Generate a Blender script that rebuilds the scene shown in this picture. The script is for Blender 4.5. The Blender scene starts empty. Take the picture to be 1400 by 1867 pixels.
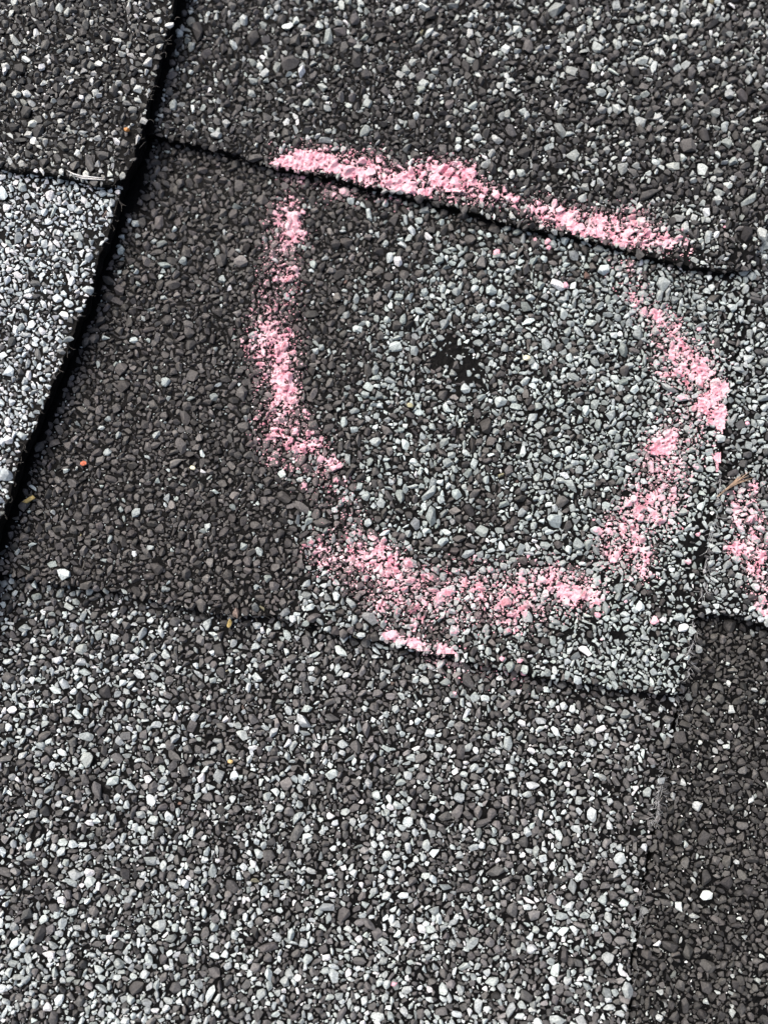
import bpy, bmesh, math
import numpy as np
from mathutils import Matrix, Vector
from mathutils.geometry import delaunay_2d_cdt

rng = np.random.default_rng(11)
scene = bpy.context.scene
coll = scene.collection
MM = 0.001

# ------------------------------------------------------------------ roof frame
# Roof frame: x to the right along the roof, y towards the ridge side, z = normal of the roof, in millimetres.
PITCH = math.radians(20)
AX = math.radians(13)
W = Matrix.Rotation(PITCH, 4, Vector((math.cos(AX), -math.sin(AX), 0)))

# ------------------------------------------------------------------ camera
VFOV = math.radians(65)
FPX = 933.5 / math.tan(VFOV / 2)
DIST = FPX / 8.0                                   # 8 photo pixels to a millimetre in the middle
TILT = math.radians(4.5)
CD = np.array([0, math.sin(TILT), -math.cos(TILT)])
CU = np.array([0, math.cos(TILT), math.sin(TILT)])
CR = np.array([1.0, 0, 0])
CP = -DIST * CD

cam_data = bpy.data.cameras.new('camera')
cam = bpy.data.objects.new('camera', cam_data)
coll.objects.link(cam)
scene.camera = cam
cam_data.sensor_fit = 'VERTICAL'
cam_data.sensor_height = 24
cam_data.lens = 12 / math.tan(VFOV / 2)
cam_data.clip_start = 0.005
cam_data.clip_end = 2000
m = Matrix(((CR[0], CU[0], -CD[0], CP[0] * MM), (CR[1], CU[1], -CD[1], CP[1] * MM),
            (CR[2], CU[2], -CD[2], CP[2] * MM), (0, 0, 0, 1)))
cam.matrix_world = W @ m
cam_data.dof.use_dof = True
cam_data.dof.focus_distance = (DIST - 1.0) * MM
cam_data.dof.aperture_fstop = 2.3

# ------------------------------------------------------------------ sky, sun, exposure
to_sun = (W.to_3x3() @ Vector((-0.42, 0.52, 0.85))).normalized()
elev = math.asin(to_sun.z)
azim = math.atan2(to_sun.x, to_sun.y)
world = bpy.data.worlds.new('World')
scene.world = world
world.use_nodes = True
wn, wl = world.node_tree.nodes, world.node_tree.links
bg = wn['Background']
sky = wn.new('ShaderNodeTexSky')
sky.sky_type = 'NISHITA'
sky.sun_disc = False
sky.sun_elevation = elev
sky.sun_rotation = azim
sky.air_density = 0.7
sky.dust_density = 7.0
sky.ozone_density = 0.6
wl.new(sky.outputs[0], bg.inputs[0])
bg.inputs[1].default_value = 0.13
sun_data = bpy.data.lights.new('sun', 'SUN')
sun_data.energy = 1.1
sun_data.angle = math.radians(38)
sun_data.color = (1.0, 0.985, 0.955)
sun = bpy.data.objects.new('sun', sun_data)
coll.objects.link(sun)
sun.rotation_euler = to_sun.to_track_quat('Z', 'Y').to_euler()
scene.view_settings.view_transform = 'Standard'
scene.view_settings.look = 'None'
scene.view_settings.gamma = 1
scene.view_settings.use_curve_mapping = False
scene.view_settings.exposure = 0.82

# ------------------------------------------------------------------ helpers
def at(px, py, z):
    """A point of the roof frame: where the line of sight through a photo pixel meets the sheet at height z."""
    px = np.asarray(px, float); py = np.asarray(py, float)
    d = ((px - 700) / FPX)[..., None] * CR - ((py - 933.5) / FPX)[..., None] * CU + CD
    t = (z - CP[2]) / d[..., 2]
    return (CP + t[..., None] * d)[..., :2]

def to_px(p):
    q = np.asarray(p, float) - CP
    w = q @ CD
    return np.stack([700 + FPX * (q @ CR) / w, 933.5 - FPX * (q @ CU) / w], -1), w

class Noise:
    def __init__(self, seed, n=256):
        self.g = np.random.default_rng(seed).random((n, n)); self.n = n
    def __call__(self, x, y, size):
        u = np.asarray(x) / size + 1000.37; v = np.asarray(y) / size + 1000.71
        i = np.floor(u).astype(int); j = np.floor(v).astype(int)
        fu = u - i; fv = v - j
        fu = fu * fu * (3 - 2 * fu); fv = fv * fv * (3 - 2 * fv)
        g, n = self.g, self.n
        i0, i1, j0, j1 = i % n, (i + 1) % n, j % n, (j + 1) % n
        return (g[i0, j0] * (1 - fu) + g[i1, j0] * fu) * (1 - fv) + (g[i0, j1] * (1 - fu) + g[i1, j1] * fu) * fv
N1, N2, N3, N4 = Noise(1), Noise(2), Noise(3), Noise(4)

def sstep(a, b, x):
    t = np.clip((np.asarray(x, float) - a) / (b - a), 0, 1)
    return t * t * (3 - 2 * t)

def inside(poly, x, y):
    r = np.zeros(np.shape(x), bool)
    x0, y0 = poly[-1]
    for x1, y1 in poly:
        c = (y1 > y) != (y0 > y)
        if c.any():
            with np.errstate(divide='ignore', invalid='ignore'):
                r ^= c & (x < (x0 - x1) * (y - y1) / (y0 - y1) + x1)
        x0, y0 = x1, y1
    return r

def new_mesh(name, verts, faces_flat, face_n, mat=None, col=None, smooth=False):
    """verts (n,3) in millimetres; faces all with face_n corners, flat index array."""
    me = bpy.data.meshes.new(name)
    v = np.ascontiguousarray(verts * MM, np.float32)
    f = np.ascontiguousarray(faces_flat, np.int32).ravel()
    nf = len(f) // face_n
    me.vertices.add(len(v)); me.vertices.foreach_set('co', v.ravel())
    me.loops.add(len(f)); me.loops.foreach_set('vertex_index', f)
    me.polygons.add(nf)
    me.polygons.foreach_set('loop_start', np.arange(nf, dtype=np.int32) * face_n)
    me.polygons.foreach_set('use_smooth', np.full(nf, smooth))
    if col is not None:
        a = me.color_attributes.new('tone', 'FLOAT_COLOR', 'POINT')
        c = np.ones((len(v), 4), np.float32); c[:, :3] = col
        a.data.foreach_set('color', c.ravel())
    me.update(calc_edges=True)
    if mat: me.materials.append(mat)
    return me

def obj(name, me, parent=None, **props):
    o = bpy.data.objects.new(name, me)
    coll.objects.link(o)
    if parent is not None: o.parent = parent
    else: o.matrix_world = W
    for k, v in props.items(): o[k] = v
    return o

# ------------------------------------------------------------------ materials
def material(name):
    mt = bpy.data.materials.new(name); mt.use_nodes = True
    nt = mt.node_tree
    return mt, nt.nodes, nt.links, nt.nodes['Principled BSDF']

def granule_material(name, single):
    mt, n, l, b = material(name)
    co = n.new('ShaderNodeTexCoord')
    if single:
        src = n.new('ShaderNodeObjectInfo'); out = src.outputs['Color']
    else:
        src = n.new('ShaderNodeAttribute'); src.attribute_name = 'tone'; out = src.outputs['Color']
    geo = n.new('ShaderNodeNewGeometry')
    no = n.new('ShaderNodeTexNoise'); no.inputs['Scale'].default_value = 2600; no.inputs['Detail'].default_value = 3
    l.new(geo.outputs['Position'], no.inputs['Vector'])
    mr = n.new('ShaderNodeMapRange')
    mr.inputs['From Min'].default_value = 0.3; mr.inputs['From Max'].default_value = 0.7
    mr.inputs['To Min'].default_value = 0.62; mr.inputs['To Max'].default_value = 1.24
    l.new(no.outputs[0], mr.inputs['Value'])
    mx = n.new('ShaderNodeMix'); mx.data_type = 'RGBA'; mx.blend_type = 'MULTIPLY'; mx.inputs[0].default_value = 1
    l.new(out, mx.inputs[6]); l.new(mr.outputs[0], mx.inputs[7])
    l.new(mx.outputs[2], b.inputs['Base Color'])
    b.inputs['Roughness'].default_value = 0.62
    b.inputs['Specular IOR Level'].default_value = 0.35
    n2 = n.new('ShaderNodeTexNoise'); n2.inputs['Scale'].default_value = 5200; n2.inputs['Detail'].default_value = 2
    l.new(geo.outputs['Position'], n2.inputs['Vector'])
    bp = n.new('ShaderNodeBump'); bp.inputs['Strength'].default_value = 0.5; bp.inputs['Distance'].default_value = 0.00012
    l.new(n2.outputs[0], bp.inputs['Height']); l.new(bp.outputs[0], b.inputs['Normal'])
    return mt
MAT_GRAN = granule_material('mineral granules', False)
MAT_GRAN1 = granule_material('mineral granule', True)

def asphalt_material():
    mt, n, l, b = material('asphalt')
    geo = n.new('ShaderNodeNewGeometry')
    no = n.new('ShaderNodeTexNoise'); no.inputs['Scale'].default_value = 900; no.inputs['Detail'].default_value = 6
    l.new(geo.outputs['Position'], no.inputs['Vector'])
    cr = n.new('ShaderNodeValToRGB')
    cr.color_ramp.elements[0].position = 0.35; cr.color_ramp.elements[0].color = (0.002, 0.002, 0.002, 1)
    cr.color_ramp.elements[1].position = 0.8; cr.color_ramp.elements[1].color = (0.006, 0.0058, 0.0056, 1)
    l.new(no.outputs[0], cr.inputs[0]); l.new(cr.outputs[0], b.inputs['Base Color'])
    b.inputs['Roughness'].default_value = 0.6
    b.inputs['Specular IOR Level'].default_value = 0.07
    bp = n.new('ShaderNodeBump'); bp.inputs['Strength'].default_value = 0.9; bp.inputs['Distance'].default_value = 0.0005
    l.new(no.outputs[0], bp.inputs['Height']); l.new(bp.outputs[0], b.inputs['Normal'])
    return mt
MAT_ASPH = asphalt_material()

def far_shingle_material():
    mt, n, l, b = material('distant shingle')
    geo = n.new('ShaderNodeNewGeometry')
    vo = n.new('ShaderNodeTexVoronoi'); vo.inputs['Scale'].default_value = 900
    l.new(geo.outputs['Position'], vo.inputs['Vector'])
    cr = n.new('ShaderNodeValToRGB'); cr.color_ramp.interpolation = 'CONSTANT'
    cr.color_ramp.elements[0].color = (0.05, 0.047, 0.044, 1)
    cr.color_ramp.elements[1].position = 0.70; cr.color_ramp.elements[1].color = (0.26, 0.28, 0.28, 1)
    sp = n.new('ShaderNodeSeparateColor'); l.new(vo.outputs['Color'], sp.inputs[0])
    l.new(sp.outputs[0], cr.inputs[0]); l.new(cr.outputs[0], b.inputs['Base Color'])
    b.inputs['Roughness'].default_value = 0.7
    bp = n.new('ShaderNodeBump'); bp.invert = True; bp.inputs['Distance'].default_value = 0.0012
    l.new(vo.outputs['Distance'], bp.inputs['Height']); l.new(bp.outputs[0], b.inputs['Normal'])
    return mt
MAT_FAR = far_shingle_material()

def chalk_material():
    mt, n, l, b = material('pink chalk')
    geo = n.new('ShaderNodeNewGeometry')
    a = n.new('ShaderNodeTexNoise'); a.inputs['Scale'].default_value = 420; a.inputs['Detail'].default_value = 3
    c = n.new('ShaderNodeTexNoise'); c.inputs['Scale'].default_value = 2300; c.inputs['Detail'].default_value = 5; c.inputs['Roughness'].default_value = 0.7
    for q in (a, c): l.new(geo.outputs['Position'], q.inputs['Vector'])
    mx = n.new('ShaderNodeMath'); mx.operation = 'MULTIPLY_ADD'; mx.inputs[1].default_value = 0.55
    l.new(a.outputs[0], mx.inputs[0])
    m2 = n.new('ShaderNodeMath'); m2.operation = 'MULTIPLY'; m2.inputs[1].default_value = 0.5
    l.new(c.outputs[0], m2.inputs[0]); l.new(m2.outputs[0], mx.inputs[2])
    cr = n.new('ShaderNodeValToRGB')
    e = cr.color_ramp.elements
    e[0].position = 0.36; e[0].color = (0.72, 0.22, 0.31, 1)
    e[1].position = 0.47; e[1].color = (0.81, 0.42, 0.49, 1)
    x = e.new(0.56); x.color = (0.82, 0.52, 0.57, 1)
    x = e.new(0.68); x.color = (0.83, 0.68, 0.70, 1)
    l.new(mx.outputs[0], cr.inputs[0]); l.new(cr.outputs[0], b.inputs['Base Color'])
    b.inputs['Roughness'].default_value = 0.95
    b.inputs['Specular IOR Level'].default_value = 0.1
    bp = n.new('ShaderNodeBump'); bp.inputs['Strength'].default_value = 0.8; bp.inputs['Distance'].default_value = 0.00025
    l.new(c.outputs[0], bp.inputs['Height']); l.new(bp.outputs[0], b.inputs['Normal'])
    return mt
MAT_CHALK = chalk_material()

def plain(name, colr, rough=0.7, scale=1500, vary=0.3):
    mt, n, l, b = material(name)
    geo = n.new('ShaderNodeNewGeometry')
    no = n.new('ShaderNodeTexNoise'); no.inputs['Scale'].default_value = scale; no.inputs['Detail'].default_value = 3
    l.new(geo.outputs['Position'], no.inputs['Vector'])
    cr = n.new('ShaderNodeValToRGB')
    cr.color_ramp.elements[0].position = 0.3; cr.color_ramp.elements[1].position = 0.7
    cr.color_ramp.elements[0].color = tuple(c * (1 - vary) for c in colr) + (1,)
    cr.color_ramp.elements[1].color = tuple(min(1, c * (1 + vary)) for c in colr) + (1,)
    l.new(no.outputs[0], cr.inputs[0]); l.new(cr.outputs[0], b.inputs['Base Color'])
    b.inputs['Roughness'].default_value = rough
    return mt

# ------------------------------------------------------------------ the roof and its shingles
def sheet_poly(pts, z, rough=0.35, step=1.1):
    """Outline of a shingle on its own sheet; cut edges ragged."""
    p = at([q[0] for q in pts], [q[1] for q in pts], z)
    out = []
    for k in range(len(p)):
        a, b = p[k], p[(k + 1) % len(p)]
        L = np.linalg.norm(b - a); n = max(1, int(L / step))
        if L > 150: n = max(1, int(L / 6))
        t = np.arange(n)[:, None] / n
        out.append(a + (b - a) * t)
    p = np.concatenate(out)
    j = np.stack([N1(p[:, 0] + 3 * z, p[:, 1], 2.2) - .5, N2(p[:, 0], p[:, 1] + 5 * z, 2.2) - .5], -1) * 2 * rough
    j += np.stack([N3(p[:, 0], p[:, 1], 9) - .5, N4(p[:, 0], p[:, 1], 9) - .5], -1) * 2 * rough
    return p + j

T_EDGE = [(60, 205), (180, 225), (290, 250), (400, 272), (500, 306), (600, 324), (700, 347), (790, 368), (860, 388), (970, 416), (1050, 432), (1130, 452), (1200, 470), (1250, 483), (1320, 494), (1372, 492)]
M_EDGE = [(-60, 1035), (0, 1045), (130, 1068), (230, 1084), (330, 1104), (420, 1122), (500, 1124), (560, 1140), (640, 1158), (700, 1168), (830, 1200), (960, 1226), (1060, 1246), (1130, 1253), (1200, 1266), (1236, 1263)]
M_RIGHT = [(1236, 1263), (1250, 1200), (1266, 1120), (1281, 1030), (1292, 960), (1299, 900), (1312, 800), (1340, 650), (1362, 560), (1376, 492)]
R2_LEFT = [(1246, 1150), (1242, 1262), (1226, 1350), (1207, 1430), (1197, 1500), (1177, 1600), (1160, 1720), (1150, 1867), (1128, 2050), (1100, 2250)]
LP_RIGHT = [(262, 250), (226, 330), (207, 400), (175, 480), (152, 560), (116, 650), (86, 720), (55, 790), (33, 850), (8, 930), (-25, 1020), (-80, 1170), (-140, 1330), (-250, 1600)]
LU_EDGE = [(-330, 275), (-100, 296), (0, 302), (60, 312), (150, 326), (205, 333), (232, 316)]
LU_RIGHT = [(240, 300), (250, 262), (268, 195), (287, 130), (303, 60), (318, 0), (345, -110), (380, -240), (430, -380)]

SH = {}
GX0, GX1, GY0, GY1 = -118.0, 118.0, -150.0, 162.0      # where single stones are laid
def define(key, z, thick, pts, label, rough=0.35):
    SH[key] = dict(z=z, thick=thick, poly=sheet_poly(pts, z, rough), label=label)

define('R2', -4.3, 2.6, R2_LEFT + [(1800, 2250), (1800, 900), (1255, 900)],
       'dark brown granule shingle strip in the lower right, right of the fluffy joint')
define('L', -3.3, 2.8, [(x - 9, y) for x, y in R2_LEFT[1:]] + [(-400, 2250), (-400, 900), (1238, 900)],
       'lowest shingle, salt and pepper granules, filling the bottom of the picture')
define('RT', -0.2, 2.6, [(x + 4, y) for x, y in reversed(M_RIGHT[2:])] + [(1271, 1122), (1320, 1114), (1352, 1122), (1400, 1148), (1480, 1168), (1800, 1230), (1800, 200), (1390, 250)],
       'pale grey shingle tab at the right edge, right of the narrow joint')
define('M', 0.0, 3.0, M_EDGE + M_RIGHT[1:] + [(1392, 330), (-350, 100), (-350, 985)],
       'middle shingle tab carrying the chalk outline, dark on the left and pale grey on the right')
define('T', 2.4, 2.3, T_EDGE + [(1384, 440), (1402, 370), (1470, 0), (1530, -380), (40, -380)],
       'top shingle, mostly charcoal granules, with chalk along its lower edge')
define('LP', 6.0, 3.0, LP_RIGHT + [(-400, 1600), (-400, 150), (250, 150)],
       'pale grey raised shingle at the left edge of the picture')
define('LU', 8.2, 1.9, LU_EDGE + LU_RIGHT + [(-330, -380)],
       'raised mottled shingle in the upper left corner, overlapping the pale one', 0.45)
ABOVE = {'R2': ['L', 'RT', 'M'], 'L': ['M', 'LP'], 'RT': ['T', 'M'], 'M': ['T', 'LP', 'LU'], 'T': ['LU', 'LP'], 'LP': ['LU'], 'LU': []}

def sheet_z(key, x, y):
    """Gentle waviness of a shingle's face."""
    s = SH[key]
    return s['z'] + (N2(x + 40 * s['z'], y, 38) - .5) * 0.9 + (N3(x, y + 31 * s['z'], 13) - .5) * 0.35

# roof deck: one closed board with plain shingle texture, well beyond the picture
def closed_box(x0, x1, y0, y1, z0, z1):
    v = np.array([(x, y, z) for z in (z0, z1) for x, y in ((x0, y0), (x1, y0), (x1, y1), (x0, y1))], float)
    f = np.array([(3, 2, 1, 0), (4, 5, 6, 7), (0, 1, 5, 4), (1, 2, 6, 5), (2, 3, 7, 6), (3, 0, 4, 7)])
    return v, f
v, f = closed_box(-1500, 1500, -1500, 1500, -30, -7.2)
roof = obj('roof', new_mesh('roof', v, f, 4, MAT_FAR), kind='structure', label='shingled roof slope covered in mineral granules')

def build_slab(key):
    """Slab with a gridded top that follows sheet_z, ragged walls and a flat underside."""
    s = SH[key]; poly = s['poly']
    bm = bmesh.new()
    x, y = poly[:, 0], poly[:, 1]
    zt = sheet_z(key, x, y)
    n = len(poly)
    rows = []
    # walls in four rows, each uneven
    for k, fr in enumerate((0, .3, .65, 1)):
        off = 0.0 if k == 0 else 0.5
        jx = (N1(x + 17 * k, y, 1.3) - .5) * off; jy = (N4(x, y + 13 * k, 1.3) - .5) * off
        rows.append([bm.verts.new(((x[i] + jx[i]) * MM, (y[i] + jy[i]) * MM, (zt[i] - fr * s['thick']) * MM)) for i in range(n)])
    bot = bm.faces.new(list(reversed(rows[-1])))
    for k in range(3):
        for i in range(n):
            j = (i + 1) % n
            bm.faces.new((rows[k][i], rows[k + 1][i], rows[k + 1][j], rows[k][j]))
    bmesh.ops.triangulate(bm, faces=[bot])
    lo, hi = poly.min(0), poly.max(0)
    gx, gy = np.meshgrid(np.arange(lo[0], hi[0], 3.5), np.arange(lo[1], hi[1], 3.5), indexing='ij')
    gx, gy = gx.ravel(), gy.ravel()
    ins = inside(poly, gx, gy)
    for dx, dy in ((1.2, 0), (-1.2, 0), (0, 1.2), (0, -1.2)): ins &= inside(poly, gx + dx, gy + dy)
    ins &= (abs(gx) < 190) & (abs(gy) < 230)
    gx, gy = gx[ins], gy[ins]
    pts = [Vector(p) for p in poly] + [Vector(p) for p in zip(gx, gy)]
    cv, _, cf, ov, _, _ = delaunay_2d_cdt(pts, [(i, (i + 1) % n) for i in range(n)], [], 1, 1e-4)
    gz = sheet_z(key, gx, gy)
    tv = []
    for q, src in zip(cv, ov):
        if src and src[0] < n: tv.append(rows[0][src[0]])
        else: tv.append(bm.verts.new((q.x * MM, q.y * MM, float(sheet_z(key, q.x, q.y)) * MM)))
    for t in cf:
        try: nf = bm.faces.new([tv[a] for a in t])
        except ValueError: continue
        c = nf.calc_center_median() / MM
        # past the stones that are built one by one the sheet's own granule texture takes over
        if not (GX0 + 2 < c.x < GX1 - 2 and GY0 + 2 < c.y < GY1 - 2): nf.material_index = 1
    bmesh.ops.recalc_face_normals(bm, faces=bm.faces)
    me = bpy.data.meshes.new('shingle'); bm.to_mesh(me); bm.free()
    me.materials.append(MAT_ASPH); me.materials.append(MAT_FAR)
    o = obj('shingle', me, roof, label=s['label'])
    s['obj'] = o
for k in SH: build_slab(k)

# ------------------------------------------------------------------ granule shapes
def hull(pts):
    bm = bmesh.new()
    for p in pts: bm.verts.new(p)
    r = bmesh.ops.convex_hull(bm, input=bm.verts)
    bmesh.ops.delete(bm, geom=[g for g in bm.verts if not g.link_faces], context='VERTS')
    bmesh.ops.triangulate(bm, faces=bm.faces)
    bmesh.ops.recalc_face_normals(bm, faces=bm.faces)
    bm.verts.index_update()
    v = np.array([q.co[:] for q in bm.verts]); f = np.array([[q.index for q in t.verts] for t in bm.faces])
    bm.free()
    return v, f

def make_protos(n, k, seed, cut):
    """Crushed stone: points on a squarish ball, sliced by a few chance planes so that flat faces appear."""
    r = np.random.default_rng(seed); out = []
    for _ in range(n):
        p = r.normal(size=(k, 3)); p /= np.linalg.norm(p, axis=1)[:, None]
        p *= (1 / (np.abs(p) ** 2.6).sum(1) ** (1 / 2.6))[:, None]
        p *= r.uniform(0.78, 1.16, (k, 1))
        for _ in range(cut):
            nrm = r.normal(size=3); nrm[2] = abs(nrm[2]) * r.choice((.25, 1)); nrm /= np.linalg.norm(nrm)
            lim = r.uniform(.55, .85)
            d = p @ nrm; over = d > lim
            p[over] -= ((d[over] - lim)[:, None]) * nrm
        out.append(hull(p))
    return out
PROTO = {0: make_protos(60, 18, 5, 3), 1: make_protos(80, 12, 6, 2), 2: make_protos(50, 9, 7, 1), 3: make_protos(24, 6, 8, 0)}

# ------------------------------------------------------------------ tones of the granules
def srgb(r, g, b):
    c = np.array([r, g, b]) / 255.0
    return np.where(c <= .04045, c / 12.92, ((c + .055) / 1.055) ** 2.4)

def pale_share(key, u, v):
    """Share of pale granules as the granule blend of each shingle changes along it (u, v in photo pixels)."""
    if key == 'T': return 0.24 + 0.10 * sstep(700, 1300, u) + 0.08 * sstep(200, 0, v) + 0.25 * np.exp(-((u - 1240) / 60) ** 2 - ((v - 400) / 50) ** 2) - .05 * sstep(200, 400, v)
    if key == 'M':
        a = 0.055 + 0.56 * sstep(560, 760, u + 0.28 * (v - 700) + 190 * (N1(u, v, 75) - .5)) * sstep(330, 640, v + .35 * (u - 600))
        a = a + 0.25 * sstep(850, 1150, u)
        a = np.where((u < 800) & (v < 560), a + 0.10 * sstep(540, 620, u), a)
        return np.where((v > 930) & (u > 470), np.maximum(a, .5 * sstep(440, 640, u)), a)
    if key == 'RT': return 0.72 + 0 * u
    if key == 'R2': return 0.055 + 0.05 * (N3(u, v, 120))
    if key == 'L': return 0.38 + 0.10 * sstep(900, 100, u) * sstep(1100, 1300, v) + 0.14 * sstep(1500, 1800, v) - .12 * np.exp(-((u - 600) / 160) ** 2 - ((v - 1230) / 70) ** 2)
    if key == 'LP': return 0.84 + 0 * u
    return 0.30 + 0 * u

def bare(key, u, v):
    """0..1: how much granule cover is missing (impact marks, worn edges and a notch bared to look shaded)."""
    b = np.zeros(np.shape(u))
    spots = {'M': [(240, 330, 30, 60, 1), (824, 644, 34, 29, .88), (854, 674, 42, 25, .88), (842, 660, 68, 55, .58), (1120, 1157, 17, 13, 1), (1270, 985, 26, 62, .72), (1255, 1080, 26, 56, .66),  # first patch bared to blacken the shaded notch by the raised shingle
                   (1312, 800, 18, 45, .6), (1085, 1130, 26, 22, .5), (1215, 1190, 32, 36, .35), (1330, 640, 18, 80, .55), (1235, 1225, 20, 30, .4), (1128, 530, 22, 10, .7),
                   (1195, 1085, 48, 54, .46), (880, 985, 26, 18, .35), (730, 590, 24, 22, .35), (640, 900, 24, 20, .35)],
             'L': [(1200, 1310, 30, 50, .5), (1165, 1560, 24, 70, .6), (1120, 1740, 46, 40, .55), (1185, 1440, 24, 60, .6), (560, 1145, 120, 14, .6), (250, 1098, 140, 10, .5), (1120, 1268, 90, 14, .6), (960, 1290, 40, 16, .4),
                   (770, 1265, 50, 18, .3), (150, 1400, 16, 12, .5), (180, 1690, 20, 20, .4)],
             'LP': [(170, 430, 16, 90, .65), (120, 560, 24, 60, .45), (110, 410, 26, 18, .5), (60, 700, 22, 60, .5)],
             'LU': [(225, 250, 26, 70, .6), (262, 120, 18, 70, .6), (290, 40, 16, 60, .6), (180, 318, 60, 12, .5), (120, 318, 90, 10, .5)],
             'T': [(700, 338, 140, 9, .35), (1240, 470, 90, 14, .8), (1340, 470, 40, 24, .7), (960, 402, 90, 8, .4)]}.get(key, [])
    for x, y, a, c, s in spots:
        d = np.hypot((u - x) / a, (v - y) / c) + (N4(u, v, 13) - .5) * .9
        b = np.maximum(b, s * (1 - sstep(.75, 1.15, d)))
    b = np.maximum(b, .5 * sstep(.55, .76, .7 * N2(u + 333, v, 42) + .3 * N3(u, v + 99, 17)))      # scattered thin places
    return b

def crushed(key, u, v):
    """0..1: worn to small chips, on the right side of the middle tab."""
    if key == 'M': return np.maximum(sstep(1080, 1230, u + 40 * (N2(u, v, 60) - .5)) * sstep(440, 520, v), .7 * sstep(1000, 1100, v) * sstep(620, 760, u))
    if key == 'LP': return .8 + 0 * u
    if key == 'LU': return .35 + 0 * u
    if key == 'RT': return .3 + 0 * u
    return 0 * u

# ------------------------------------------------------------------ packing
CELL = 0.13
NX, NY = int((GX1 - GX0) / CELL), int((GY1 - GY0) / CELL)
CC = 0.6
cxs = np.arange(GX0, GX1, CC) + CC / 2; cys = np.arange(GY0, GY1, CC) + CC / 2
MX, MY = np.meshgrid(cxs, cys, indexing='ij')

CLASSES = [  # mean radius mm, spread, shape class, tries per mm2
    (1.40, .13, 0, .010), (1.0, .13, 0, .20), (0.75, .13, 1, 1.7), (0.56, .13, 1, 3.3), (0.41, .13, 2, 3.0), (0.28, .14, 2, 1.8), (0.17, .25, 3, 1.0)]

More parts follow.
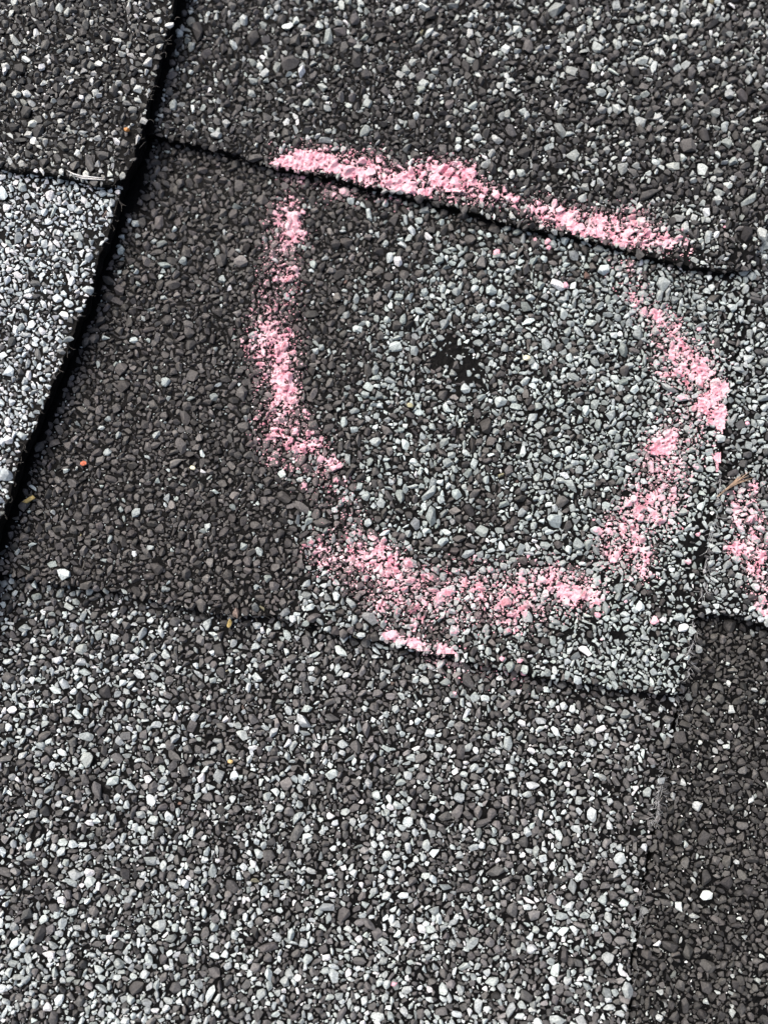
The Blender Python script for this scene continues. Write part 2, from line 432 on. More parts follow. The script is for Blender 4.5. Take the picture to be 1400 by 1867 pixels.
ALL = []          # one record array per shingle and class
def pack(key):
    s = SH[key]; poly = s['poly']
    ok = inside(poly, MX, MY)
    for a in ABOVE[key]:
        pa = SH[a]['poly']; c = pa.mean(0)
        # hidden: well under the shingle above (four probes must all be covered)
        hid = np.ones_like(ok)
        q = 7.0 if SH[a]['z'] - s['z'] > 3.2 else 3.5
        for dx, dy in ((q, 0), (-q, 0), (0, q), (0, -q)):
            hid &= inside(pa, MX + dx, MY + dy)
        ok &= ~hid
        if a in ('M', 'T', 'RT'): ok &= ~inside(pa, MX, MY + (.8 if a == 'T' else 1.4)) | (rng.random(MX.shape) < .3)   # thin cover at the foot of a step
        if a in ('LP', 'LU'): ok &= ~inside(pa, MX - .5, MY)      # stones left out along the raised edge to blacken its shadow
    if key in ('LP', 'LU', 'M', 'RT'):                              # frayed margin at the cut edge
        q = {'LP': 1.7, 'LU': 2.0, 'M': 1.6, 'RT': -1.2}[key]
        ok &= inside(poly, MX + q, MY) | (rng.random(MX.shape) < (.6 if key in ('M', 'RT') else .35))
    idx = np.argwhere(ok)
    if not len(idx): return
    area = len(idx) * CC * CC
    occ = np.zeros((NX, NY), bool)
    offs_cache = {}
    okf = np.zeros((NX, NY), bool)
    ii = np.minimum(((np.arange(NX) + .5) * CELL / CC).astype(int), len(cxs) - 1); jj = np.minimum(((np.arange(NY) + .5) * CELL / CC).astype(int), len(cys) - 1)
    okf = ok[np.ix_(ii, jj)].ravel()
    for R, spread, cls, tries in CLASSES:
        total = int(area * tries)
        B = 6000
        done = 0
        while done < total:
            nb = min(B, total - done); done += nb
            if done <= nb or done % (B * 2) == 0: free = np.flatnonzero(okf & ~occ.ravel())     # look only where there is room
            pick = free[rng.integers(0, len(free), nb)]
            x = GX0 + (pick // NY + rng.random(nb)) * CELL
            y = GY0 + (pick % NY + rng.random(nb)) * CELL
            uv, _ = to_px(np.stack([x, y, np.full(nb, s['z'])], -1))
            u, v = uv[:, 0], uv[:, 1]
            bb = bare(key, u, v); cr = crushed(key, u, v)
            # bald places are the same for every size of stone
            h = N4.g[np.floor(x / .55).astype(int) % 256, np.floor(y / .55).astype(int) % 256]
            keep = h > bb * (1.12 if R > .35 else 1.03)
            if R > .7: keep &= rng.random(nb) > cr * .72
            elif R > .5: keep &= rng.random(nb) > cr * .35
            x, y, u, v = x[keep], y[keep], u[keep], v[keep]
            n = len(x)
            if not n: continue
            asp = np.clip(1 + rng.gamma(2.2, .2, n), 1, 2.6)
            r = R * np.exp(rng.normal(0, spread, n))
            ra, rb = r * np.sqrt(asp), r / np.sqrt(asp)
            th = rng.uniform(0, math.pi, n)
            K = int(math.ceil(ra.max() / CELL)) + 1
            o = np.arange(-K, K + 1)
            ox, oy = np.meshgrid(o, o, indexing='ij'); ox, oy = ox.ravel(), oy.ravel()
            gx = ((x - GX0) / CELL).astype(int); gy = ((y - GY0) / CELL).astype(int)
            good = (gx > K) & (gx < NX - K - 1) & (gy > K) & (gy < NY - K - 1)
            x, y, u, v, r, ra, rb, th, gx, gy = [q[good] for q in (x, y, u, v, r, ra, rb, th, gx, gy)]
            n = len(x)
            if not n: continue
            c, sn = np.cos(th)[:, None], np.sin(th)[:, None]
            px, py = ox[None] * CELL, oy[None] * CELL
            e = ((px * c + py * sn) / ra[:, None]) ** 2 + ((-px * sn + py * c) / rb[:, None]) ** 2 <= .97
            e[:, len(ox) // 2] = True
            flat = (gx[:, None] + ox[None]) * NY + gy[:, None] + oy[None]
            occf = occ.ravel()
            cnt = e.sum(1)
            hit = (occf[flat] & e).sum(1)
            tol = .13 if R > .4 else .22
            g = np.where(hit <= tol * cnt)[0]
            if not len(g): continue
            # conflicts inside the batch: paint ids, keep those whose patch survives
            ids = np.full(NX * NY, -1, np.int32) if 'ids' not in offs_cache else offs_cache['ids']
            offs_cache['ids'] = ids
            eg, fg = e[g], flat[g]
            rep = np.repeat(np.arange(len(g)), eg.sum(1)).astype(np.int32)
            cells = fg[eg]
            ids[cells] = rep
            surv = np.bincount(rep, weights=(ids[cells] == rep), minlength=len(g)) / cnt[g]
            acc = surv > 1 - tol
            ids[cells] = -1
            sel = acc[rep]
            occf[cells[sel]] = True
            a = g[acc]
            ALL.append((key, cls, R, x[a], y[a], u[a], v[a], r[a], ra[a], rb[a], th[a]))
for k in SH: pack(k)

# chalk strokes as (px, py, half width, strength); each stroke is one sweep of the stick
STROKES = {
 'top': ('T', [(514, 300, 22, 1.25), (535, 290, 22, 1.25), (570, 290, 27, 1.03), (610, 295, 27, 1.03), (650, 304, 31, 0.97), (690, 311, 34, 0.92), (720, 329, 27, 0.97), (760, 327, 31, 0.78), (800, 321, 40, 1.03), (838, 329, 40, 1.03), (862, 345, 27, 0.81), (890, 353, 25, 0.76), (910, 355, 13, 0.32), (935, 367, 16, 0.67), (955, 379, 11, 0.22), (985, 386, 25, 0.86), (1030, 393, 27, 0.92), (1070, 405, 27, 0.89), (1100, 410, 34, 0.97), (1135, 415, 40, 0.84), (1170, 421, 36, 0.84), (1200, 437, 22, 0.86), (1230, 445, 16, 0.59), (1252, 452, 13, 0.32)]),
 'top_branch': ('T', [(1150, 402, 16, .6), (1166, 384, 12, .55), (1184, 378, 8, .4)]),
 'under_edge': ('M', [(580, 330, 10, .3), (596, 346, 16, .6), (622, 350, 16, .7), (640, 344, 12, .5), (668, 352, 10, .45), (690, 364, 12, .5), (735, 372, 8, .25)]),
 'corner': ('M', [(516, 316, 14, .85), (540, 328, 14, .7), (552, 340, 10, .5)]),
 'left': ('M', [(527, 362, 14, .6), (520, 388, 28, .95), (532, 418, 30, 1), (520, 445, 26, .78), (508, 470, 28, .6), (520, 492, 34, .62), (505, 512, 30, .56), (492, 535, 22, .5), (484, 556, 12, .2), (496, 590, 36, .55), (500, 612, 50, .8), (498, 640, 46, .85), (505, 668, 38, .85), (515, 700, 34, .85), (520, 730, 32, .85), (510, 760, 38, .8), (510, 782, 46, .72), (548, 800, 40, .72), (580, 822, 26, .6), (610, 848, 14, .85)]),
 'left_low': ('M', [(472, 800, 22, .35), (500, 826, 30, .3), (560, 850, 24, .2), (632, 886, 14, .35), (648, 930, 16, .32), (644, 968, 20, .38)]),
 'lower': ('M', [(566, 1008, 20, .62), (600, 1016, 34, .6), (645, 1010, 40, .56), (690, 1020, 46, .74), (718, 1042, 46, .68), (705, 1090, 38, .64), (752, 1068, 50, .5), (784, 1104, 26, .7), (832, 1058, 38, .5), (866, 1056, 28, .5), (884, 1106, 46, .56), (934, 1108, 46, .58), (962, 1066, 36, .56), (1000, 1058, 36, .82), (1036, 1074, 36, 1), (1072, 1080, 28, .88), (1096, 1086, 14, .72)]),
 'lower_wide': ('M', [(580, 1000, 30, 0.30), (680, 1040, 62, 0.34), (760, 1090, 66, 0.34), (880, 1090, 66, 0.33), (980, 1090, 52, 0.34), (1070, 1070, 40, 0.25)]),
 'right_wide': ('M', [(1130, 480, 26, 0.22), (1180, 560, 30, 0.26), (1240, 660, 58, 0.29), (1280, 740, 52, 0.27), (1215, 830, 56, 0.27), (1180, 930, 62, 0.29), (1130, 1010, 50, 0.27)]),
 'left_wide': ('M', [(520, 390, 36, 0.22), (512, 500, 42, 0.26), (500, 620, 58, 0.29), (505, 720, 46, 0.26), (530, 800, 60, 0.26), (600, 900, 34, 0.14), (640, 980, 34, 0.22)]),
 'lower_edge': ('M', [(706, 1162, 14, .9), (730, 1166, 14, .45), (762, 1176, 18, .6), (790, 1184, 12, .4), (806, 1190, 18, .8), (824, 1196, 14, .8)]),
 'lower_fallen': ('L', [(770, 1192, 14, .4), (812, 1208, 16, .7), (860, 1218, 14, .25), (905, 1228, 14, .2), (955, 1236, 18, .3)]),
 'right_upper': ('M', [(1155, 535, 12, .42), (1166, 560, 15, .55), (1196, 578, 22, .82), (1216, 592, 20, .7), (1236, 626, 30, .8), (1246, 660, 42, .95), (1270, 672, 40, .95), (1292, 692, 28, .82), (1312, 712, 22, .82), (1284, 738, 30, .95), (1308, 752, 24, .95), (1314, 778, 14, .8)]),
 'right_inner': ('M', [(1206, 676, 20, .5), (1222, 664, 20, .5)]),
 'right_lower': ('M', [(1226, 780, 18, .8), (1214, 806, 28, .9), (1196, 836, 34, .9), (1214, 880, 32, .72), (1206, 916, 36, .88), (1200, 942, 30, .85)]),
 'right_side': ('M', [(1234, 834, 18, .75), (1226, 862, 14, .4)]),
 'right_end': ('M', [(1156, 888, 15, .62), (1150, 936, 32, .72), (1112, 976, 30, .78), (1114, 1010, 22, .98), (1128, 1030, 12, .6)]),
 'right_tail': ('M', [(1150, 968, 24, .6), (1166, 1014, 24, .82), (1176, 1042, 16, .82)]),
 'right_crumb': ('M', [(1310, 832, 12, .95), (1312, 852, 11, .95)]),
}
SECOND = {
 'second_upper': ('RT', [(1376, 884, 14, .7), (1360, 900, 20, .6), (1345, 905, 16, .55), (1352, 945, 22, .78), (1368, 936, 16, .8), (1376, 966, 26, .5), (1384, 990, 24, .5)]),
 'second_lower': ('RT', [(1332, 1006, 16, .8), (1346, 1002, 14, .95), (1386, 998, 18, .75), (1372, 1030, 22, .66), (1394, 1060, 20, .6), (1384, 1092, 16, .35), (1396, 1112, 12, .4)]),
}
CRUMBS = [(905, 461, 8, 'M'), (1031, 521, 7, 'M'), (1193, 1131, 10, 'M'), (1252, 1024, 7, 'M'), (1271, 975, 6, 'M'), (975, 436, 5, 'M'), (998, 440, 7, 'M'), (1000, 452, 6, 'M'), (1088, 1121, 7, 'M'), (1096, 1166, 3, 'M'), (948, 1204, 6, 'M'), (915, 1201, 6, 'M'), (954, 1228, 6, 'L'), (828, 1266, 6, 'L'), (718, 1795, 6, 'L'), (552, 385, 6, 'M'), (552, 322, 5, 'M'), (1362, 772, 5, 'RT'), (1245, 417, 4, 'T'), (1322, 412, 3, 'T'), (1240, 432, 5, 'T'), (1274, 600, 5, 'M'), (1140, 1096, 4, 'M')]

def stroke_density(sets, x, y, keys=None):
    """Chalk laid down at roof points, from capsules between the stations of each stroke."""
    d = np.zeros(np.shape(x))
    for name, (sk, pts) in sets.items():
        if keys is not None and sk not in keys: continue
        z = SH[sk]['z'] + .5
        P = at([p[0] for p in pts], [p[1] for p in pts], z)
        Wd = np.array([p[2] for p in pts]) / 8.0; S = np.array([p[3] for p in pts])
        lo = P.min(0) - 8; hi = P.max(0) + 8
        box = (x > lo[0]) & (x < hi[0]) & (y > lo[1]) & (y < hi[1])
        if not box.any(): continue
        xx, yy = x[box], y[box]; best = np.zeros(len(xx))
        for k in range(len(P) - 1):
            a, b = P[k], P[k + 1]; ab = b - a
            t = np.clip(((xx - a[0]) * ab[0] + (yy - a[1]) * ab[1]) / (ab @ ab + 1e-9), 0, 1)
            dist = np.hypot(xx - a[0] - t * ab[0], yy - a[1] - t * ab[1])
            w = Wd[k] + t * (Wd[k + 1] - Wd[k]); st = S[k] + t * (S[k + 1] - S[k])
            best = np.maximum(best, st * (1 - sstep(.35, 1.25, dist / w)))
        d[box] = np.maximum(d[box], best)
    return d

# ------------------------------------------------------------------ place the granules
DARK = {'T': srgb(71, 70, 69), 'M': srgb(80, 78, 76), 'R2': srgb(69, 68, 66), 'L': srgb(90, 89, 88), 'RT': srgb(75, 75, 75), 'LP': srgb(92, 93, 93), 'LU': srgb(80, 80, 78)}
PALE = {'T': srgb(163, 169, 166), 'M': srgb(157, 166, 164), 'R2': srgb(162, 168, 165), 'L': srgb(172, 180, 179), 'RT': srgb(156, 164, 163), 'LP': srgb(192, 201, 202), 'LU': srgb(178, 182, 178)}
ODD = [srgb(150, 122, 108), srgb(176, 166, 130), srgb(150, 132, 122), srgb(164, 160, 130), srgb(120, 98, 90), srgb(190, 186, 160)]

REC = {k: [] for k in SH}
for key, cls, R, x, y, u, v, r, ra, rb, th in ALL:
    n = len(x)
    share = pale_share(key, u, v)
    share = share * ((.5 + 1.0 * (.6 * N1(u + 900, v, 75) + .4 * N2(u, v + 500, 30))) if key in ('L', 'T', 'LU') else (.75 + .5 * N1(u + 900, v, 55)))
    if R < .4: share = share * .75 + .22
    pale = rng.random(n) < share
    col = np.where(pale[:, None], PALE[key], DARK[key])
    # brightness differs from stone to stone
    amt = np.where(pale, np.exp(rng.normal(-.02, .32, n)), np.exp(rng.normal(0, .34, n)))
    if R < .4: amt = amt * np.where(pale, 1.25, 1.0)
    col = col * amt[:, None]
    col *= 1 + rng.normal(0, .012, (n, 3))
    odd = rng.random(n) < .0007
    if odd.any(): col[odd] = np.array(ODD)[rng.integers(0, len(ODD), odd.sum())] * rng.uniform(.3, .8, (odd.sum(), 1))
    dust = stroke_density({**STROKES, **SECOND}, x, y, (key,))
    dd = np.clip(dust, 0, 1) * .38 * rng.random(n)
    if key == 'M': dd += .16 * np.exp(-((u - 800) / 190) ** 2 - ((v - 1085) / 70) ** 2) * rng.random(n)
    col = col * (1 - dd[:, None]) + np.array([.70, .50, .54]) * dd[:, None]
    col = np.clip(col, .012, .72)
    proto = rng.integers(0, len(PROTO[cls]), n)
    hz = r * rng.uniform(.62, .9, n)
    if R > 1.3: hz *= .8
    zc = sheet_z(key, x, y) + hz * rng.uniform(-.05, .42, n)
    tilt = rng.normal(0, math.radians(13), (n, 2))
    REC[key].append(dict(cls=np.full(n, cls), proto=proto, x=x, y=y, z=zc, ra=ra * 1.04, rb=rb * 1.04, hz=hz, th=th, tx=tilt[:, 0], ty=tilt[:, 1], col=col, u=u, v=v, r=r))
for k in REC:
    REC[k] = {f: np.concatenate([q[f] for q in REC[k]]) for f in REC[k][0]}

def rot_of(rc, i):
    cz, sz = np.cos(rc['th'][i]), np.sin(rc['th'][i])
    cx, sx = np.cos(rc['tx'][i]), np.sin(rc['tx'][i])
    cy, sy = np.cos(rc['ty'][i]), np.sin(rc['ty'][i])
    o, l = np.zeros_like(cz), np.ones_like(cz)
    Rz = np.stack([cz, -sz, o, sz, cz, o, o, o, l], -1).reshape(-1, 3, 3)
    Rx = np.stack([l, o, o, o, cx, -sx, o, sx, cx], -1).reshape(-1, 3, 3)
    Ry = np.stack([cy, o, sy, o, l, o, -sy, o, cy], -1).reshape(-1, 3, 3)
    return Rx @ Ry @ Rz

# the 300 granules that show largest stand alone
score, who = [], []
for k, rc in REC.items():
    infr = (rc['u'] > 8) & (rc['u'] < 1392) & (rc['v'] > 8) & (rc['v'] < 1859)
    for a in ABOVE[k]:
        infr &= ~inside(SH[a]['poly'], rc['x'], rc['y'])
    i = np.where(infr & (rc['cls'] == 0))[0]
    pos = np.stack([rc['x'][i], rc['y'][i], rc['z'][i]], -1)
    _, w = to_px(pos)
    cov = stroke_density(STROKES, rc['x'][i], rc['y'][i], (k,))
    score.append(rc['ra'][i] * rc['rb'][i] / w ** 2 * (cov < .3)); who += [(k, q) for q in i]
score = np.concatenate(score)
big = {k: [] for k in SH}
for q in np.argsort(-score)[:300]:
    big[who[q][0]].append(who[q][1])

PM = []
for v, f in PROTO[0]:
    me = new_mesh('granule', v * 1.0, f, 3, MAT_GRAN1); PM.append(me)

for k, rc in REC.items():
    single = np.zeros(len(rc['x']), bool); single[big[k]] = True
    Vs, Fs, Cs = [], [], []; base = 0
    for cls in PROTO:
        for p, (pv, pf) in enumerate(PROTO[cls]):
            i = np.where((rc['cls'] == cls) & (rc['proto'] == p) & ~single)[0]
            if not len(i): continue
            Rm = rot_of(rc, i)
            sc = np.stack([rc['ra'][i], rc['rb'][i], rc['hz'][i]], -1)
            vv = np.einsum('nij,nkj->nki', Rm, pv[None] * sc[:, None]) + np.stack([rc['x'][i], rc['y'][i], rc['z'][i]], -1)[:, None]
            nv = len(pv)
            Vs.append(vv.reshape(-1, 3)); Cs.append(np.repeat(rc['col'][i], nv, 0))
            Fs.append((pf[None] + (base + np.arange(len(i)) * nv)[:, None, None]).reshape(-1, 3)); base += nv * len(i)
    me = new_mesh('granules', np.concatenate(Vs), np.concatenate(Fs), 3, MAT_GRAN, np.concatenate(Cs))
    obj('granules', me, SH[k]['obj'], kind='stuff')
    if big[k]:
        i = np.array(big[k]); Rm = rot_of(rc, i)
        for q, a in enumerate(i):
            o = bpy.data.objects.new('granule', PM[rc['proto'][a]])
            coll.objects.link(o); o.parent = SH[k]['obj']
            S = np.diag([rc['ra'][a], rc['rb'][a], rc['hz'][a]])
            M4 = np.eye(4); M4[:3, :3] = Rm[q] @ S
            M4[:3, 3] = np.array([rc['x'][a], rc['y'][a], rc['z'][a]]) * MM
            o.matrix_local = Matrix(M4.tolist())
            c = rc['col'][a]; o.color = (c[0], c[1], c[2], 1)

# ------------------------------------------------------------------ chalk: powder rubbed on to the tops of the stones
HC = 0.15
HX0, HX1, HY0, HY1 = -40.0, 96.0, -50.0, 92.0
hnx, hny = int((HX1 - HX0) / HC), int((HY1 - HY0) / HC)
hx = HX0 + (np.arange(hnx) + .5) * HC; hy = HY0 + (np.arange(hny) + .5) * HC
HXX, HYY = np.meshgrid(hx, hy, indexing='ij')
hf = np.full((hnx, hny), -9.0); owner = np.full((hnx, hny), -1)
for n, k in enumerate(('L', 'RT', 'M', 'T')):
    ins = inside(SH[k]['poly'], HXX[::4, ::4], HYY[::4, ::4])
    ins = np.repeat(np.repeat(ins, 4, 0), 4, 1)[:hnx, :hny]
    hf[ins] = sheet_z(k, HXX[ins], HYY[ins]); owner[ins] = n
need = np.zeros((hnx, hny), bool)
dens_map = {}
for n, k in enumerate(('L', 'RT', 'M', 'T')):
    dm = stroke_density({**STROKES, **SECOND}, HXX, HYY, (k,))
    dm[owner != n] = 0
    dens_map[k] = dm; need |= dm > .02
for k in ('L', 'RT', 'M', 'T'):
    rc = REC[k]
    i = np.where((rc['x'] > HX0 + 3) & (rc['x'] < HX1 - 3) & (rc['y'] > HY0 + 3) & (rc['y'] < HY1 - 3) & (rc['cls'] < 3))[0]
    gi = ((rc['x'][i] - HX0) / HC).astype(int); gj = ((rc['y'][i] - HY0) / HC).astype(int)
    i = i[need[gi, gj]]
    Rm = rot_of(rc, i)
    for q, a in enumerate(i):
        A = Rm[q] @ np.diag([rc['ra'][a], rc['rb'][a], rc['hz'][a]])
        pv, pf = PROTO[rc['cls'][a]][rc['proto'][a]]
        wv = pv @ A.T
        nr = np.cross(wv[pf[:, 1]] - wv[pf[:, 0]], wv[pf[:, 2]] - wv[pf[:, 0]])
        dd_ = (nr * wv[pf[:, 0]]).sum(1)
        e = rc['ra'][a] * 1.02
        i0, i1 = int((rc['x'][a] - e - HX0) / HC), int((rc['x'][a] + e - HX0) / HC) + 1
        j0, j1 = int((rc['y'][a] - e - HY0) / HC), int((rc['y'][a] + e - HY0) / HC) + 1
        dx = (hx[i0:i1, None] - rc['x'][a])[..., None]; dy = (hy[None, j0:j1] - rc['y'][a])[..., None]
        up = nr[:, 2] > 1e-6; dn = nr[:, 2] < -1e-6
        tz = ((dd_[up] - dx * nr[up, 0] - dy * nr[up, 1]) / nr[up, 2]).min(-1)
        bz = ((dd_[dn] - dx * nr[dn, 0] - dy * nr[dn, 1]) / nr[dn, 2]).max(-1)
        zz = np.where(tz > bz, tz + rc['z'][a], -99)
        hf[i0:i1, j0:j1] = np.maximum(hf[i0:i1, j0:j1], zz)

def blur(a, r, times=2):
    for _ in range(times):
        for ax in (0, 1):
            c = np.cumsum(np.concatenate([np.zeros_like(np.take(a, [0], ax)), a], ax), ax)
            n = a.shape[ax]
            hi = np.minimum(np.arange(n) + r + 1, n); lo = np.maximum(np.arange(n) - r, 0)
            a = (np.take(c, hi, ax) - np.take(c, lo, ax)) / (hi - lo).reshape([-1 if q == ax else 1 for q in (0, 1)])
    return a
mean = blur(hf, 12)
rel = np.clip((hf - mean) / .55, -1.2, 1.2)
soft = np.maximum(hf, blur(hf, 1, 1))

def chalk_mesh(name, dens, parent, seed):
    nz = (N1(HXX + seed, HYY, 2.8) - .5) * .85 + (N2(HXX, HYY + seed, 1.0) - .5) * .8 + (N3(HXX, HYY, .38) - .5) * .85
    keepv = dens * 1.12 + .36 * rel + nz * (1.15 - .4 * dens) > .80
    keepv &= dens > .03
    # a quad is chalk when its four corners are; powder never bridges a step in height
    kq = keepv[:-1, :-1] & keepv[1:, :-1] & keepv[1:, 1:] & keepv[:-1, 1:]
    zz = soft + .05 + .07 * N4(HXX, HYY, .4) + .09 * N2(HXX, HYY, .22)
    st = np.stack([zz[:-1, :-1], zz[1:, :-1], zz[1:, 1:], zz[:-1, 1:]])
    kq &= (st.max(0) - st.min(0)) < .5
    qi, qj = np.where(kq)
    if len(qi) < 3: return None
    ids = np.stack([qi * hny + qj, (qi + 1) * hny + qj, (qi + 1) * hny + qj + 1, qi * hny + qj + 1], -1)
    uq, inv = np.unique(ids, return_inverse=True); inv = inv.reshape(ids.shape)
    ui, uj = uq // hny, uq % hny
    jx = (N1(HXX[ui, uj], HYY[ui, uj], .21) - .5) * .12; jy = (N4(HXX[ui, uj], HYY[ui, uj], .21) - .5) * .12
    top = np.stack([HXX[ui, uj] + jx, HYY[ui, uj] + jy, zz[ui, uj]], -1)
    bot = top.copy(); bot[:, 2] -= .22; 
    n = len(uq)
    # rim walls close the crust down to the stone
    e = np.concatenate([inv[:, [0, 1]], inv[:, [1, 2]], inv[:, [2, 3]], inv[:, [3, 0]]])
    code = np.minimum(e[:, 0], e[:, 1]).astype(np.int64) * n + np.maximum(e[:, 0], e[:, 1])
    _, first, cnt = np.unique(code, return_index=True, return_counts=True)
    rim = e[first[cnt == 1]]
    walls = np.stack([rim[:, 1], rim[:, 0], rim[:, 0] + n, rim[:, 1] + n], -1)
    me = new_mesh(name, np.concatenate([top, bot]), np.concatenate([inv, walls]), 4, MAT_CHALK, None, False)
    return obj(name, me, parent)

def lump(px, py, rad, key, name, parent, mat, seed, flat=.6, single=False):
    p = at([px], [py], SH[key]['z'] + .8)[0]
    r = np.random.default_rng(seed)
    q = r.normal(size=(26, 3)); q /= np.linalg.norm(q, axis=1)[:, None]
    q *= r.uniform(.72, 1.1, (26, 1)) * np.array([1, .8, flat])
    v, f = hull(q)
    a = r.uniform(0, 3.1); c, s = math.cos(a), math.sin(a)
    v = v @ np.array([[c, s, 0], [-s, c, 0], [0, 0, 1]]) * rad / 8
    i, j = int((p[0] - HX0) / HC), int((p[1] - HY0) / HC)
    z = hf[i, j] if 0 <= i < hnx and 0 <= j < hny else sheet_z(key, p[0], p[1]) + .5
    z = max(z, float(sheet_z(key, p[0], p[1])) + .35)
    v = v + np.array([p[0], p[1], z + rad / 8 * flat * .45])
    return obj(name, new_mesh(name, v, f, 3, mat, None, False), parent)

def chalk_dust(sets, parent, keys, count, seed):
    r = np.random.default_rng(seed)
    pv, pf = PROTO[3][3]
    Vs, Fs = [], []; base = 0
    for k in keys:
        d = dens_map[k] if sets is STROKES else stroke_density(sets, HXX, HYY, (k,)) * (owner == ('L', 'RT', 'M', 'T').index(k))
        wgt = blur(np.clip(d, 0, 1), 15) * (owner == ('L', 'RT', 'M', 'T').index(k))
        wgt = (wgt * (wgt > .01)).ravel(); tot = wgt.sum()
        if tot <= 0: continue
        n = int(count * tot / 30000)
        c = r.choice(len(wgt), n, p=wgt / tot)
        ci, cj = c // hny, c % hny
        sz = np.exp(r.normal(math.log(.12), .5, n))
        pos = np.stack([hx[ci] + r.uniform(-.07, .07, n), hy[cj] + r.uniform(-.07, .07, n), hf[ci, cj] + sz * .35], -1)
        for q in range(8):
            pv, pf = PROTO[3][q]
            s = slice(q, None, 8); m_ = len(sz[s])
            if not m_: continue
            vv = pv[None] * sz[s][:, None, None] * np.array([1, .85, .7]) + pos[s][:, None]
            Vs.append(vv.reshape(-1, 3)); Fs.append((pf[None] + (base + np.arange(m_) * len(pv))[:, None, None]).reshape(-1, 3)); base += m_ * len(pv)
    o = obj('chalk_dust', new_mesh('chalk_dust', np.concatenate(Vs), np.concatenate(Fs), 3, MAT_CHALK), parent, kind='stuff')

def thing(name, label, cat, **kw):
    o = bpy.data.objects.new(name, None); coll.objects.link(o); o.matrix_world = W
    o.empty_display_size = .01
    o['label'] = label; o['category'] = cat
    for k, v in kw.items(): o[k] = v
    return o

mark = thing('chalk_mark', 'broken ring of pink chalk drawn on the middle shingle tab', 'chalk mark')
for n, (name, st) in enumerate(STROKES.items()):
    d = stroke_density({name: st}, HXX, HYY, (st[0],)); d[owner != ('L', 'RT', 'M', 'T').index(st[0])] = 0
    chalk_mesh('chalk_stroke', d, mark, 17.0)
for n, (x, y, r_, k) in enumerate(CRUMBS):
    if k != 'RT': lump(x, y, r_, k, 'chalk_crumb', mark, MAT_CHALK, 100 + n)
chalk_dust(STROKES, mark, ('L', 'M', 'T'), 4600, 3)
mark2 = thing('chalk_mark', 'patchy pink chalk smear on the pale tab at the right edge', 'chalk mark')
for n, (name, st) in enumerate(SECOND.items()):
    d = stroke_density({name: st}, HXX, HYY, (st[0],)); d[owner != 1] = 0
    chalk_mesh('chalk_stroke', d, mark2, 17.0)
lump(1362, 772, 5, 'RT', 'chalk_crumb', mark2, MAT_CHALK, 150)
chalk_dust(SECOND, mark2, ('RT',), 4500, 4)

# ------------------------------------------------------------------ small things lying about
def tubes(paths, rad, sides=4):
    Vs, Fs = [], []; base = 0
    for P in paths:
        P = np.asarray(P, float); n = len(P)
        T = np.gradient(P, axis=0); T /= np.linalg.norm(T, axis=1)[:, None] + 1e-9
        A = np.cross(T, [0.13, 0.21, 1.0]); A /= np.linalg.norm(A, axis=1)[:, None] + 1e-9
        Bn = np.cross(T, A)
        taper = np.sin(np.linspace(.25, math.pi - .25, n))
        for s in range(sides):
            an = 2 * math.pi * s / sides
            Vs.append(P + (A * math.cos(an) + Bn * math.sin(an)) * rad * taper[:, None])
        for s in range(sides):
            s2 = (s + 1) % sides
            for k in range(n - 1):
                Fs.append((base + s * n + k, base + s * n + k + 1, base + s2 * n + k + 1, base + s2 * n + k))
        base += n * sides
    return np.concatenate(Vs), np.array(Fs)

def fluff(pts, z, count, spread, length, seed):
    """Curled hairs strewn along a line of photo pixels."""
    r = np.random.default_rng(seed); out = []
    P = at([p[0] for p in pts], [p[1] for p in pts], z)
    wt = np.array([p[2] for p in pts], float)
    for _ in range(count):
        k = r.choice(len(P) - 1, p=(wt[:-1] / wt[:-1].sum())); t = r.random()
        c = P[k] + (P[k + 1] - P[k]) * t + r.normal(0, spread, 2)
        along = (P[k + 1] - P[k]) / np.linalg.norm(P[k + 1] - P[k])
        a = math.atan2(along[1], along[0]) + r.normal(0, .5)
        n = 7; L = length * r.uniform(.4, 1.3); cv = r.normal(0, .22)
        p = [np.array([c[0], c[1], z + r.uniform(.1, .9)])]
        for _ in range(n - 1):
            a += cv + r.normal(0, .25)
            p.append(p[-1] + np.array([math.cos(a), math.sin(a), r.normal(0, .12)]) * L / n)
        out.append(p)
    return out

MAT_WEB = plain('grey fluff', (.42, .43, .43), .9, 3000)
MAT_STRAW = plain('dry straw', (.31, .22, .15), .7, 900, .45)
MAT_HUSK = plain('yellow husk', (.42, .32, .12), .6, 1200)
MAT_RED = plain('red stone', (.62, .17, .09), .6)
MAT_CREAM = plain('cream stone', (.72, .68, .48), .6)
MAT_FIBRE = plain('white fibre', (.66, .66, .64), .5)
MAT_RUST = plain('rust orange stone', (.45, .20, .05), .6)

def simple(name, verts, faces, n, mat, label, cat, **kw):
    return obj(name, new_mesh(name, verts, faces, n, mat, None, True), None, label=label, category=cat, **kw)

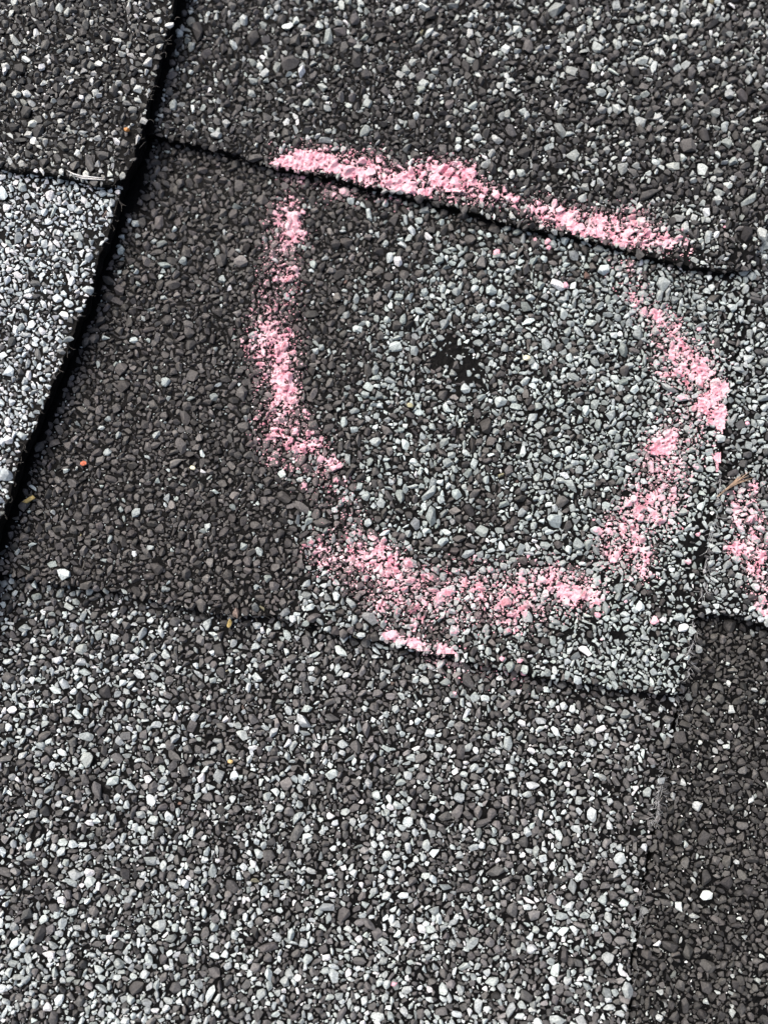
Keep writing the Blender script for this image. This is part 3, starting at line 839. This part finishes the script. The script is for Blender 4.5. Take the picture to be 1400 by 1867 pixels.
v, f = tubes(fluff([(1228, 1262, 1), (1236, 1300, 1), (1222, 1345, 1.2), (1212, 1395, 2), (1204, 1425, 4), (1200, 1450, 4), (1196, 1480, 2), (1190, 1500, 1)], -2.6, 120, .35, 2.4, 21), .03, 3)
simple('fluff_tuft', v, f, 4, MAT_WEB, 'grey cobweb fluff caught in the joint beside the dark lower right strip', 'fluff', group='fluff caught in the joints')
v, f = tubes(fluff([(1176, 1600, 2), (1168, 1650, 2), (1164, 1690, 1.5), (1158, 1760, 1), (1150, 1830, 1), (1146, 1867, 1)], -2.6, 45, .4, 2.2, 22), .03, 3)
simple('fluff_tuft', v, f, 4, MAT_WEB, 'thin line of grey fluff in the joint near the bottom edge', 'fluff', group='fluff caught in the joints')
v, f = tubes(fluff([(1266, 1120, 2), (1262, 1150, 2), (1256, 1180, 2), (1254, 1205, 2), (1250, 1230, 1)], 0.3, 45, .4, 3.2, 23), .04, 3)
simple('fluff_tuft', v, f, 4, MAT_WEB, 'pale fluff on the lower right corner of the middle tab', 'fluff', group='fluff caught in the joints')
v, f = tubes(fluff([(1310, 868, 2), (1306, 905, 1), (1303, 940, 2), (1298, 970, 2), (1290, 1010, 2), (1286, 1060, 2), (1278, 1090, 1)], 0.4, 55, .28, 3.4, 24), .05, 3)
simple('fluff_tuft', v, f, 4, MAT_WEB, 'string of grey lint along the joint right of the chalk ring', 'fluff', group='fluff caught in the joints')

# dry stem: a split flat sliver with frayed end
def stem():
    A = at([1308], [906], 1.6)[0]; B = at([1338], [879], 1.6)[0]; C = at([1366], [866], 1.6)[0]
    paths = []
    r = np.random.default_rng(31)
    for k in range(11):
        o = r.normal(0, .22, 2); e = r.normal(0, .75, 2); lift = r.uniform(0, .35)
        last = C if k < 6 else B + (C - B) * .4
        t = np.linspace(0, 1, 8)[:, None]
        xy = (1 - t) ** 2 * (A + o * .4) + 2 * t * (1 - t) * (B + o) + t ** 2 * (last + e)
        paths.append(np.concatenate([xy, (1.2 + lift + .5 * t)], 1))
    return tubes(paths, .12, 5)
v, f = stem()
simple('dry_stem', v, f, 4, MAT_STRAW, 'frayed brown dry stem lying across the joint below the right chalk blob', 'stem')

# white plastic-like fibre on the raised pale shingle
p = at([124, 136, 152, 170, 190], [312, 319, 323, 324, 325], 8.8)
v, f = tubes([np.concatenate([p, np.array([[9.1], [9.2], [9.1], [9.0], [8.8]])], 1), np.concatenate([p[1:] + [.2, -.35], np.array([[8.9], [8.9], [8.8], [8.7]])], 1)], .2, 5)
simple('white_fibre', v, f, 4, MAT_FIBRE, 'short white fibre lying at the lower edge of the upper left shingle', 'fibre')

def chip(px, py, rad, key, name, mat, label, cat, seed, stretch=1.0, ang=0.0):
    z0 = SH[key]['z'] + .9
    p = at([px], [py], z0)[0]
    r = np.random.default_rng(seed)
    q = r.normal(size=(30, 3)); q /= np.linalg.norm(q, axis=1)[:, None]
    q *= r.uniform(.8, 1.08, (30, 1)) * np.array([stretch, .75, .55])
    vv, ff = hull(q)
    c, s = math.cos(ang), math.sin(ang)
    vv = vv @ np.array([[c, s, 0], [-s, c, 0], [0, 0, 1]]) * rad / 8
    vv += np.array([p[0], p[1], float(sheet_z(key, p[0], p[1])) + 1.0])
    return obj(name, new_mesh(name, vv, ff, 3, mat), None, label=label, category=cat)
chip(153, 845, 6.5, 'M', 'stone_chip', MAT_RED, 'tiny orange red stone chip on the dark left of the middle tab', 'stone', 41)
chip(352, 853, 6, 'M', 'stone_chip', MAT_CREAM, 'tiny round cream stone on the dark left of the middle tab', 'stone', 42)
chip(52, 910, 9, 'M', 'seed_husk', MAT_HUSK, 'yellow brown seed husk beside the raised left shingle', 'seed husk', 43, 1.5, .5)
chip(419, 1136, 6, 'L', 'husk_flake', MAT_HUSK, 'small yellow flake just below the middle tab lower edge', 'husk flake', 44, 1.7, 1.4)
chip(748, 739, 7.5, 'M', 'stone_chip', plain('olive stone', (.34, .33, .2), .6), 'small round olive stone inside the chalk ring', 'stone', 45)
chip(959, 653, 7.5, 'M', 'stone_chip', MAT_CREAM, 'small cream stone inside the chalk ring, right of the bare spot', 'stone', 46, 1.1)
chip(231, 235, 6, 'LU', 'stone_chip', MAT_RUST, 'rust orange stone near the edge of the upper left shingle', 'stone', 47)
chip(420, 1388, 5.5, 'L', 'stone_chip', plain('amber stone', (.6, .42, .18), .6), 'tiny amber stone on the lowest shingle', 'stone', 48)

# torn glass mat and dust at the cut edges
MAT_MAT = plain('torn mat', (.16, .15, .135), .9, 2500, .5)
def fray(key, pts, z, count, spread, length, seed, rad=.035):
    v, f = tubes(fluff([(x, y, 1) for x, y in pts], z, count, spread, length, seed), rad, 3)
    obj('torn_mat', new_mesh('torn_mat', v, f, 4, MAT_MAT, None, True), SH[key]['obj'])
fray('LP', LP_RIGHT[1:10], 5.6, 110, .45, 2.0, 61)
fray('LU', LU_RIGHT[:6], 7.4, 80, .5, 2.2, 62)
fray('LU', LU_EDGE[2:], 7.3, 60, .4, 2.0, 63)
fray('T', T_EDGE[2:6], 1.5, 60, .3, 2.0, 64)
fray('T', T_EDGE[5:], 1.5, 90, .3, 1.8, 65)
fray('M', M_EDGE[4:8], -1.2, 40, .35, 1.8, 66)
